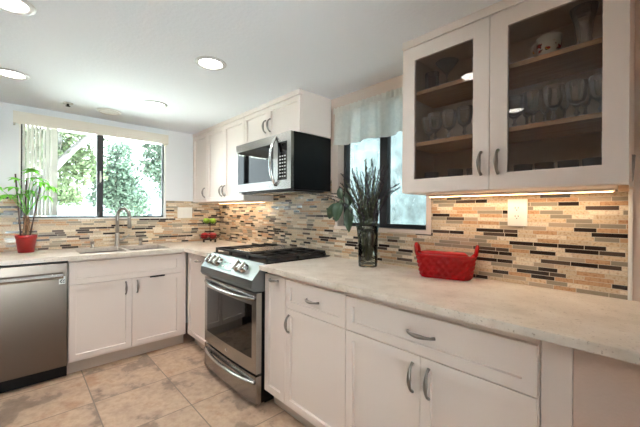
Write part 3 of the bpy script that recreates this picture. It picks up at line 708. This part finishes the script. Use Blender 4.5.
for c, d, s_, n_, dr_ in fol:
    l_ = palm('leaf', c, d, s_, n_, dr_).build('leaf', LEAF, t, True)
    root = Vector((.005, .0, .30)); c = Vector(c); b = MB(); b.tube([root, root.lerp(c, .5) + Vector((0, 0, .03)), c], [.0032, .0026, .0018], 6); b.build('leaf_stalk', LEAF, l_, True)

# ------------------------------------------------------------------ fruit stand
FX, FY = .215, -.212
t = thing('fruit_stand', 'two-tier black wire fruit stand in the counter corner', 'fruit stand', (FX, FY, .9143))
def wire_bowl(z, R, h, name):
    b = MB(); b.ring((0, 0, z + h), R, .003, 32, 6); b.ring((0, 0, z + h * .5), R * .88, .002, 32, 6); b.ring((0, 0, z), R * .6, .0025, 28, 6)
    for k in range(16):
        a = 2 * PI * k / 16; ca, sa = math.cos(a), math.sin(a); b.tube([(R * ca, R * sa, z + h), (R * .88 * ca, R * .88 * sa, z + h * .5), (R * .6 * ca, R * .6 * sa, z), (.01 * ca, .01 * sa, z)], .0016, 5)
    return b.build(name, WIRE, t, True)
wire_bowl(.03, .115, .05, 'lower_basket'); wire_bowl(.20, .09, .035, 'upper_basket')
b = MB(); b.tube([(0, 0, .03), (0, 0, .20)], .0045, 8); b.build('post', WIRE, t, True)
for k in range(3):
    a = 2 * PI * k / 3 + .5; b = MB(); b.lathe([(0, 0), (.009, 0), (.012, .012), (.006, .03), (0, .031)], (.07 * math.cos(a), .07 * math.sin(a), 0), 10); b.build('foot', WIRE, t, True)
def apple(loc, r, mat, label, grp):
    t = thing('apple', label, 'apple', loc, random.uniform(0, 6), grp)
    pr = []
    for i in range(15):
        a = -PI / 2 + PI * i / 14; rr = r * math.cos(a) * (1 + .08 * math.sin(a)); z = r * .9 * math.sin(a)
        z -= .28 * r * math.exp(-(rr / (r * .28)) ** 2) * (1 if a > 0 else -.7); pr.append((max(rr, 0) if i not in (0, 14) else 0, z + r * .86))
    b = MB(); b.lathe(pr, n=24); b.build('flesh', mat, t, True)
    b = MB(); b.tube([(0, 0, r * 1.5), (.003, 0, r * 1.72), (.007, .001, r * 1.95)], [.002, .0016, .0024], 6); b.build('stem', BARK, t, True)
dv = Vector((.75, .66, 0)).normalized(); dn = Vector((.66, -.75, 0)).normalized()
F0 = Vector((FX, FY, .9143))
for s2, f2, l2 in ((-.037, .01, 'left green apple on the top tier of the fruit stand'), (.037, .012, 'right green apple on the top tier of the fruit stand')):
    p = F0 + dv * s2 + dn * f2; apple((p.x, p.y, .9143 + .2045), .036, GAPPLE, l2, 'green apples on the top tier')
for s2, f2, l2 in ((-.046, .035, 'left red apple in the lower basket of the fruit stand'), (.047, .03, 'right red apple in the lower basket of the fruit stand'), (-.005, -.055, 'red apple at the back of the lower fruit stand basket')):
    p = F0 + dv * s2 + dn * f2; apple((p.x, p.y, .9143 + .0345), .041, RAPPLE, l2, 'red apples in the lower basket')

# ------------------------------------------------------------------ vase with dried stems
VX, VY = 2.378, -.15
t = thing('vase', 'tall clear glass cylinder vase on the right counter by the side window', 'vase', (VX, VY, .9143))
b = MB(); b.lathe([(0, 0), (.058, 0), (.06, .004), (.06, .02), (.064, .20), (.070, .255), (.067, .256), (.0605, .20), (.0565, .02), (0, .016)], n=36); b.build('glass', VASEG, t, True)
rs = random.Random(11)
def stem_mesh(k, bend, H_):
    """thin stalk that arcs towards +x, with small buds along its upper part"""
    b = MB(); X = lambda q: bend * q ** 2.4 * H_; Z = lambda q: H_ * (q - .45 * bend * q ** 3.2)
    b.tube([(X(i / 11), 0, Z(i / 11)) for i in range(12)], [.0019] * 12, 4)
    r2 = random.Random(k)
    for i in range(34):
        q = .5 + .5 * i / 33; a = r2.uniform(0, 6.28); rr = .0075 * (1.25 - (q - .5) * 1.5)
        p = Vector((X(q), 0, Z(q))); d = Vector((math.cos(a), math.sin(a), .9)).normalized()
        b.tube([p, p + d * rr, p + d * rr * 2.1], [.0014, .0038, .0008], 4)
    for i in range(5):
        q = .34 + .06 * i; p = Vector((X(q), 0, Z(q))); a = r2.uniform(0, 6.28); d = Vector((math.cos(a), math.sin(a), 1.3)).normalized(); b.tube([p, p + d * .02, p + d * .04], [.001, .003, .0006], 4, .4)
    return b
kinds = [(.06, .62), (.14, .60), (.22, .58), (.30, .55), (.42, .56), (.62, .60)]
protos = [stem_mesh(k, *kinds[k]).build('dried_stem', DRY if k % 3 else DSTEM, None, True) for k in range(6)]
QS = np.linspace(0, 1, 26)
RQ = np.where(QS > .47, .0075 - .004 * (QS - .47) / .53, .0022)
def stem_pts(kk, base, tx, ty, a, sc):
    bend, H_ = kinds[kk]; P = np.stack([bend * QS ** 2.4 * H_, QS * 0, H_ * (QS - .45 * bend * QS ** 3.2)], 1) * sc
    m = np.array(Matrix.LocRotScale(None, Euler((tx, ty, a)), None).to_3x3()); return P @ m.T + np.array(base)
BR = [(0, 0, 0), (-.025, -.012, .22), (-.07, -.03, .36), (-.13, -.045, .40), (-.18, -.045, .38)]
BP = np.concatenate([np.linspace(BR[n_], BR[n_ + 1], 12) for n_ in range(4)]) + np.array((VX - .03, VY - .03, .935))
placed = [(BP, np.full(len(BP), .006))]; done = 0; used = set()
for attempt in range(9000):
    if done >= 60: break
    kk = done if done < 6 else rs.choice((0, 1, 1, 2, 2, 3, 3, 4, 4, 5))
    a = rs.uniform(0, 2 * PI)
    if kk > 2 and math.sin(a) > .05: a = -a                     # the wall is close behind
    if kk > 3 and math.cos(a) > .3 and rs.random() < .5: a = PI - a
    r = .046 * math.sqrt(rs.random()); b0 = a + rs.gauss(0, .7)
    base_ = (VX + r * math.cos(b0), VY + r * math.sin(b0), .933); tx, ty = rs.uniform(-.05, .05), rs.uniform(-.05, .05); sc = rs.uniform(.84, 1.12)
    P = stem_pts(kk, base_, tx, ty, a, sc)
    if P[:, 1].max() > -.02: continue
    low = P[:, 2] < 1.175
    if (np.hypot(P[low, 0] - VX, P[low, 1] - VY) > .05).any(): continue
    if any((np.linalg.norm(P[:, None] - Q[None], axis=2) < RQ[:, None] + rq[None]).any() for Q, rq in placed): continue
    placed.append((P, RQ)); done += 1
    o = protos[kk] if kk not in used else protos[kk].copy()
    if kk in used: COL.objects.link(o)
    used.add(kk); o.location = base_; o.rotation_euler = (tx, ty, a); o.scale = (sc, sc, sc)
    tag(o, 'thin dark dried flower stem standing in the glass vase', 'dried stem', 'dried stems in the glass vase')
for kk in range(6):
    if kk not in used: bpy.data.objects.remove(protos[kk])
t = thing('leafy_branch', 'dark green branch with large oval leaves leaning left out of the vase', 'branch', (VX - .03, VY - .03, .935))
br = BR
b = MB(); b.tube(br, [.003, .003, .0026, .002, .0015], 6); b.build('twig', DSTEM, t, True)
def oval(p0, d, L, wd, nrm_):
    b = MB(); p0 = Vector(p0); d = Vector(d).normalized(); nrm_ = Vector(nrm_); s_ = d.cross(nrm_).normalized(); nn = s_.cross(d); prev = None
    for i in range(10):
        q = i / 9; w2 = wd * max(.02, math.sin(PI * q ** .85)) ** .7; p = p0 + d * L * q + nn * .12 * L * math.sin(q * PI)
        row = [b.b.verts.new(p + s_ * w2 * x + nn * abs(x) * w2 * .3) for x in (-1, -.5, 0, .5, 1)]
        if prev:
            for j in range(4): b.b.faces.new((prev[j], prev[j + 1], row[j + 1], row[j]))
        prev = row
    return b
for p0, d, L, wd in ((br[3], (-.25, -.1, -1), .15, .035), (br[4], (-.55, 0, -.9), .125, .03), (br[2], (.05, -.1, -1), .17, .032), (br[3], (-.3, .1, 1), .09, .022), (br[2], (-.1, -.05, 1), .12, .025)):
    oval(p0, d, L, wd, (.5, -1, .1)).build('leaf', DLEAF, t, True)

# ------------------------------------------------------------------ red basket
t = thing('basket', 'glossy red woven-look ceramic basket with two end handles on the right counter', 'basket', (2.868, -.112, .9143), math.radians(17))
def rrect(a, c, r, n=6):
    P = []
    for cx, cy, a0 in ((a - r, c - r, 0), (-a + r, c - r, PI / 2), (-a + r, -c + r, PI), (a - r, -c + r, 3 * PI / 2)):
        for i in range(n + 1):
            q = a0 + PI / 2 * i / n; P.append((cx + r * math.cos(q), cy + r * math.sin(q)))
    # resample evenly
    L = [0]
    for p, q in zip(P, P[1:] + P[:1]): L.append(L[-1] + math.dist(p, q))
    out = []; m = 160
    for k in range(m):
        s_ = L[-1] * k / m; i = max(j for j in range(len(P)) if L[j] <= s_ + 1e-9); f = (s_ - L[i]) / max(1e-9, L[i + 1] - L[i]); p, q = P[i], P[(i + 1) % len(P)]
        out.append((p[0] + (q[0] - p[0]) * f, p[1] + (q[1] - p[1]) * f))
    return out
b = MB(); rings = []
def ring_at(a, c, r, z, wob=0, ph=0):
    P = rrect(a, c, r); row = []
    for k, (x, y) in enumerate(P):
        d_ = Vector((x, y)).normalized(); o = wob * math.cos(k * PI / 4 + ph); row.append(b.b.verts.new((x + d_.x * o, y + d_.y * o, z)))
    rings.append(row)
prof = []
NZ = 30
for i in range(NZ + 1):
    q = i / NZ; prof.append((.122 + .020 * q ** .8, .062 + .022 * q ** .8, q))
for i, (a, c, q) in enumerate(prof):
    ring_at(a, c, .04, q * .112, .0062 * abs(math.sin(q * 5 * PI)) if .03 < q < .97 else 0, PI * math.floor(q * 5))
ring_at(.148, .09, .042, .115); ring_at(.148, .09, .042, .124); ring_at(.140, .082, .04, .126)
for i, (a, c, q) in enumerate(prof[::-2]): ring_at(a - .007, c - .007, .036, max(.006, q * .112))
for r0, r1 in zip(rings, rings[1:]):
    for k in range(160): b.b.faces.new((r0[k], r0[(k + 1) % 160], r1[(k + 1) % 160], r1[k]))
b.b.faces.new(rings[0][::-1]); b.b.faces.new(rings[-1])
b.build('bowl', REDB, t, True)
for sx in (-1, 1):
    pts = []; 
    for i in range(13):
        q = PI * i / 12; pts.append((sx * (.144 + .008 * math.sin(q)), .036 * math.cos(q), .118 + .052 * math.sin(q) ** .8))
    b = MB(); b.tube(pts, [.0085 + .0012 * (i % 2) for i in range(13)], 10); b.build('handle', REDB, t, True)

# ------------------------------------------------------------------ glassware in the glass cabinet
def goblet(loc, label, grp, s=1.0):
    t = thing('goblet', label, 'goblet', loc, 0, grp); t.scale = (s, s, s)
    b = MB(); b.lathe([(0, .058), (.012, .06), (.026, .072), (.033, .095), (.035, .12), (.036, .148), (.0345, .148), (.0335, .12), (.031, .096), (.024, .074), (0, .064)], n=20); b.build('bowl', CRYSTAL, t, True)
    b = MB(); b.lathe([(0, .012), (.005, .012), (.005, .022), (.011, .03), (.005, .038), (.005, .05), (.010, .057), (0, .0575)], n=14); b.build('stem', CRYSTAL, t, True)
    b = MB(); b.lathe([(0, 0), (.032, 0), (.032, .002), (.014, .006), (.005, .0119), (0, .0119)], n=20); b.build('foot', CRYSTAL, t, True); return t
zl = SH[0] + .0108
ords = ['leftmost', 'second', 'third', 'fourth', 'fifth', 'sixth', 'seventh', 'eighth', 'ninth']
g0 = goblet((2.80, -.17, zl), 'leftmost crystal goblet on the left door lower shelf', 'crystal goblets behind the left door', 1.0)
for i, (x, y) in enumerate(((2.858, -.215), (2.925, -.205), (3.005, -.215))):
    dup(g0, (x, y, zl), label=f'{ords[i + 1]} crystal goblet from the left on the left door lower shelf')
g1 = goblet((3.21, -.19, zl), 'leftmost crystal goblet in the row on the right door lower shelf', 'crystal goblets behind the right door', 1.0)
for i in range(1, 5):
    dup(g1, (3.21 + .072 * i, -.215 + .01 * (i % 2), zl), label=f'{ords[i]} crystal goblet from the left in the row on the right door lower shelf')
def flute(loc, label, grp):
    t = thing('champagne_flute', label, 'flute', loc, 0, grp)
    b = MB(); b.lathe([(0, .07), (.012, .08), (.022, .11), (.025, .15), (.024, .18), (.0228, .18), (.0235, .15), (.02, .11), (.01, .084), (0, .076)], n=18); b.build('bowl', CRYSTAL, t, True)
    b = MB(); b.lathe([(0, .01), (.004, .01), (.004, .04), (.007, .05), (.004, .06), (.007, .069), (0, .0695)], n=12); b.build('stem', CRYSTAL, t, True)
    b = MB(); b.lathe([(0, 0), (.028, 0), (.028, .002), (.01, .005), (.004, .0099), (0, .0099)], n=18); b.build('foot', CRYSTAL, t, True); return t
f0 = flute((3.235, -.105, zl), 'leftmost tall flute behind the goblets on the right door lower shelf', 'tall flutes behind the right door')
for i in range(1, 5): dup(f0, (3.235 + .068 * i, -.105, zl), label=f'{ords[i]} tall flute from the left behind the goblets on the right door lower shelf')
def tumbler(loc, label, grp):
    o = MB().lathe([(0, 0), (.028, 0), (.03, .004), (.036, .095), (.0335, .095), (.028, .01), (0, .009)], n=20).build('tumbler', CRYSTAL, None, True); o.location = loc; return tag(o, label, 'tumbler', grp)
for i, (x, y, l_) in enumerate(((2.81, -.16, 'leftmost clear tumbler on the cabinet floor behind the left door'), (2.955, -.2, 'middle clear tumbler on the cabinet floor behind the left door'), (3.035, -.17, 'rightmost clear tumbler on the cabinet floor behind the left door'))):
    tumbler((x, y, IB + .0002), l_, 'tumblers on the cabinet floor')
for i in range(5):
    tumbler((3.23 + .08 * i, -.14, IB + .0002), f'{ords[i]} clear tumbler from the left on the cabinet floor behind the right door', 'tumblers behind the right door')
zt = SH[1] + .0108
t = thing('martini_glass', 'clear martini glass on the top shelf behind the left glass door', 'glass', (2.905, -.19, zt))
b = MB(); b.lathe([(0, .075), (.055, .145), (.054, .146), (0, .079)], n=24); b.build('bowl', CRYSTAL, t, True)
b = MB(); b.lathe([(0, 0), (.036, 0), (.036, .002), (.005, .006), (.0035, .02), (.0035, .07), (.005, .0748), (0, .0749)], n=18); b.build('stem', CRYSTAL, t, True)
b = MB(); b.lathe([(0, 0), (.03, 0), (.032, .01), (.024, .05), (.03, .11), (.045, .165), (.042, .166), (.027, .11), (.021, .05), (.026, .012), (0, .01)], n=20)
o = b.build('glass_vase', CRYSTAL, None, True); o.location = (3.445, -.2, zt); tag(o, 'flared cut glass vase on the top shelf right of the mug', 'vase')
o = MB().lathe([(0, 0), (.03, 0), (.034, .004), (.036, .13), (.034, .13), (.03, .01), (0, .009)], n=20).build('highball_glass', CRYSTAL, None, True); o.location = (2.805, -.15, zt); tag(o, 'tall plain glass left of the martini glass on the top shelf', 'glass')
t = thing('mug', 'white mug with red and yellow print on the top shelf of the glass cabinet', 'mug', (3.338, -.215, zt))
b = MB(); b.lathe([(0, 0), (.034, 0), (.037, .004), (.0415, .05), (.043, .088), (.0405, .088), (.039, .05), (.034, .008), (0, .007)], n=32); b.build('cup', MUGM, t, True)
hd = Vector((-.82, -.57, 0)); pts = [hd * (.0405 + .022 * math.sin(q)) + Vector((0, 0, .045 + .025 * math.cos(q))) for q in [PI * i / 12 for i in range(13)]]
b = MB(); b.tube(pts, .005, 8); b.build('handle', MUGM, t, True)

# ------------------------------------------------------------------ outside the windows
b = MB(); b.box(-60, -.16, -40, 30, -.35, -.3); struct(b.build('ground_bounce_lawn', BOUNCE_LAWN))
b = MB(); b.box(X1 + .16, 30, -20, 12, -.35, -.3); struct(b.build('ground_bounce_terrace', STUCCO))  # unseen terrace, added as a bright reflector outside the added door
b = MB(); b.box(-.1, 5.4, .16, 12, -.35, -.3); struct(b.build('ground_path', STUCCO))
b = MB(); b.box(-1.0, -.15, -2.2, .15, 2.15, 2.22); struct(b.build('eave_added_left', TRIMW))  # unseen eave, added to keep direct sun out of the sink window
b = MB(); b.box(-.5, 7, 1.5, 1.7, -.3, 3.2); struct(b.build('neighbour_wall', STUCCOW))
def house(loc, rz, L, D, hw, hr, label):
    t = thing('house', label, 'house', loc, rz, 'pale houses behind the trees')
    b = MB(); b.box(-L / 2, L / 2, -D / 2, D / 2, 0, hw); b.build('walls', HWALL, t)
    b = MB(); b.prism([(-D / 2 - .5, hw + .01), (D / 2 + .5, hw + .01), (0, hw + hr)], -L / 2 - .4, L / 2 + .4, 0); b.build('roof', ROOF, t)
    b = MB(); b.box(-.5, .5, -.3, .3, hw + hr * .6, hw + hr + .5); b.build('chimney', HWALL, t)
    for x in (-L / 4, L / 4):
        b = MB(); b.box(x - .6, x + .6, -D / 2 - .04, -D / 2 - .005, .9, hw - .4); b.build('window', BRONZE, t)
house((-17, -1.2, -.3), PI / 2, 6, 5, 1.5, .75, 'pale low house with a ridged roof behind the left window half')
house((-19, 7.6, -.3), PI / 2, 8, 7, 1.4, 1.9, 'pale house with a taller roof behind the right window half')
def tree(name, label, base_, trunk_pts, trunk_r, blobs, n, mat, ls, seed, grp='trees outside the sink window'):
    t = thing(name, label, 'tree', base_, 0, grp); r = random.Random(seed)
    for tp in trunk_pts:
        b = MB(); b.tube(tp, [trunk_r * (1 - .6 * i / (len(tp) - 1)) for i in range(len(tp))], 8); b.build('trunk' if tp is trunk_pts[0] else 'branch', GBARK, t, True)
    b = MB(); vol = [bl[3] ** 2 for bl in blobs]
    for _ in range(n):
        c = r.choices(blobs, vol)[0]; d = Vector((r.gauss(0, 1), r.gauss(0, 1), r.gauss(0, 1))).normalized() * c[3] * r.random() ** .45
        p = Vector(c[:3]) + Vector((d.x, d.y, d.z * .8)); a = Vector((r.gauss(0, 1), r.gauss(0, 1), r.gauss(0, 1) - .3)).normalized(); q = a.orthogonal().normalized(); s_ = ls * r.uniform(.6, 1.3)
        b.b.faces.new([b.b.verts.new(p), b.b.verts.new(p + a * s_ * .5 + q * s_ * .3), b.b.verts.new(p + a * s_), b.b.verts.new(p + a * s_ * .5 - q * s_ * .3)])
    b.build('foliage', mat, t)
def loc(u, v, x):
    p = at(u, v, 0, x); return p
def bl(u, v, x, r, base_): 
    p = at(u, v, 0, x) - Vector(base_); return (p.x, p.y, p.z, r)
p = at(38, 200, 0, -7); B = (p.x, p.y, -.3)
q0 = [(0, 0, 0), (0, .05, 1.5)] + [tuple(at(u, v, 0, -7) - Vector(B)) for u, v in ((50, 172), (70, 152), (92, 134), (112, 122))]
tree('shade_tree', 'big pale green tree with a slanting branch behind the left window half', B, [q0, [q0[2], tuple(at(60, 130, 0, -7.3) - Vector(B)), tuple(at(66, 100, 0, -7.5) - Vector(B))]], .13,
     [bl(u, v, x, r, B) for u, v, x, r in ((48, 140, -7.5, .75), (62, 118, -7.6, .9), (80, 160, -7.9, .65), (62, 178, -8, .55), (92, 118, -7.5, .8), (88, 172, -8, .45), (30, 150, -7.4, .8), (112, 112, -7.4, .7), (134, 112, -7.6, .6), (60, 155, -8, .5))], 5200, GREEN, .15, 2)
p = at(118, 205, 0, -10); B = (p.x, p.y, -.3)
tree('pyramid_tree', 'cool green pointed tree just right of the window mullion', B, [[(0, 0, 0), (0, 0, 2), (0, 0, 4.2)]], .12,
     [bl(u, v, x, r, B) for u, v, x, r in ((119, 150, -10, .45), (118, 168, -10, .65), (117, 184, -10, .8), (124, 198, -10, .9), (110, 196, -10, .7), (136, 204, -10, .6), (108, 180, -10, .5))], 4200, GREEN2, .15, 4)
p = at(166, 205, 0, -9); B = (p.x, p.y, -.3)
tree('side_tree', 'loose green tree at the right edge of the sink window', B, [[(0, 0, 0), (0, 0, 2), (-.1, -.2, 4.2)]], .11,
     [bl(u, v, x, r, B) for u, v, x, r in ((160, 150, -9, .6), (165, 172, -9, .65), (152, 166, -9, .4), (158, 135, -9, .6), (148, 128, -9, .45), (172, 190, -9, .6))], 2600, GREEN2, .15, 5)
p = at(66, 195, 0, -12); B = (p.x, p.y, -.3)
tree('garden_bush', 'rounded bush in front of the low pale house roof', B, [[(0, 0, 0), (0, 0, .6), (0, 0, 1.2)]], .08,
     [bl(u, v, x, r, B) for u, v, x, r in ((66, 194, -12, .5), (58, 196, -12, .4), (74, 198, -12, .4))], 1800, GREEN, .12, 6)
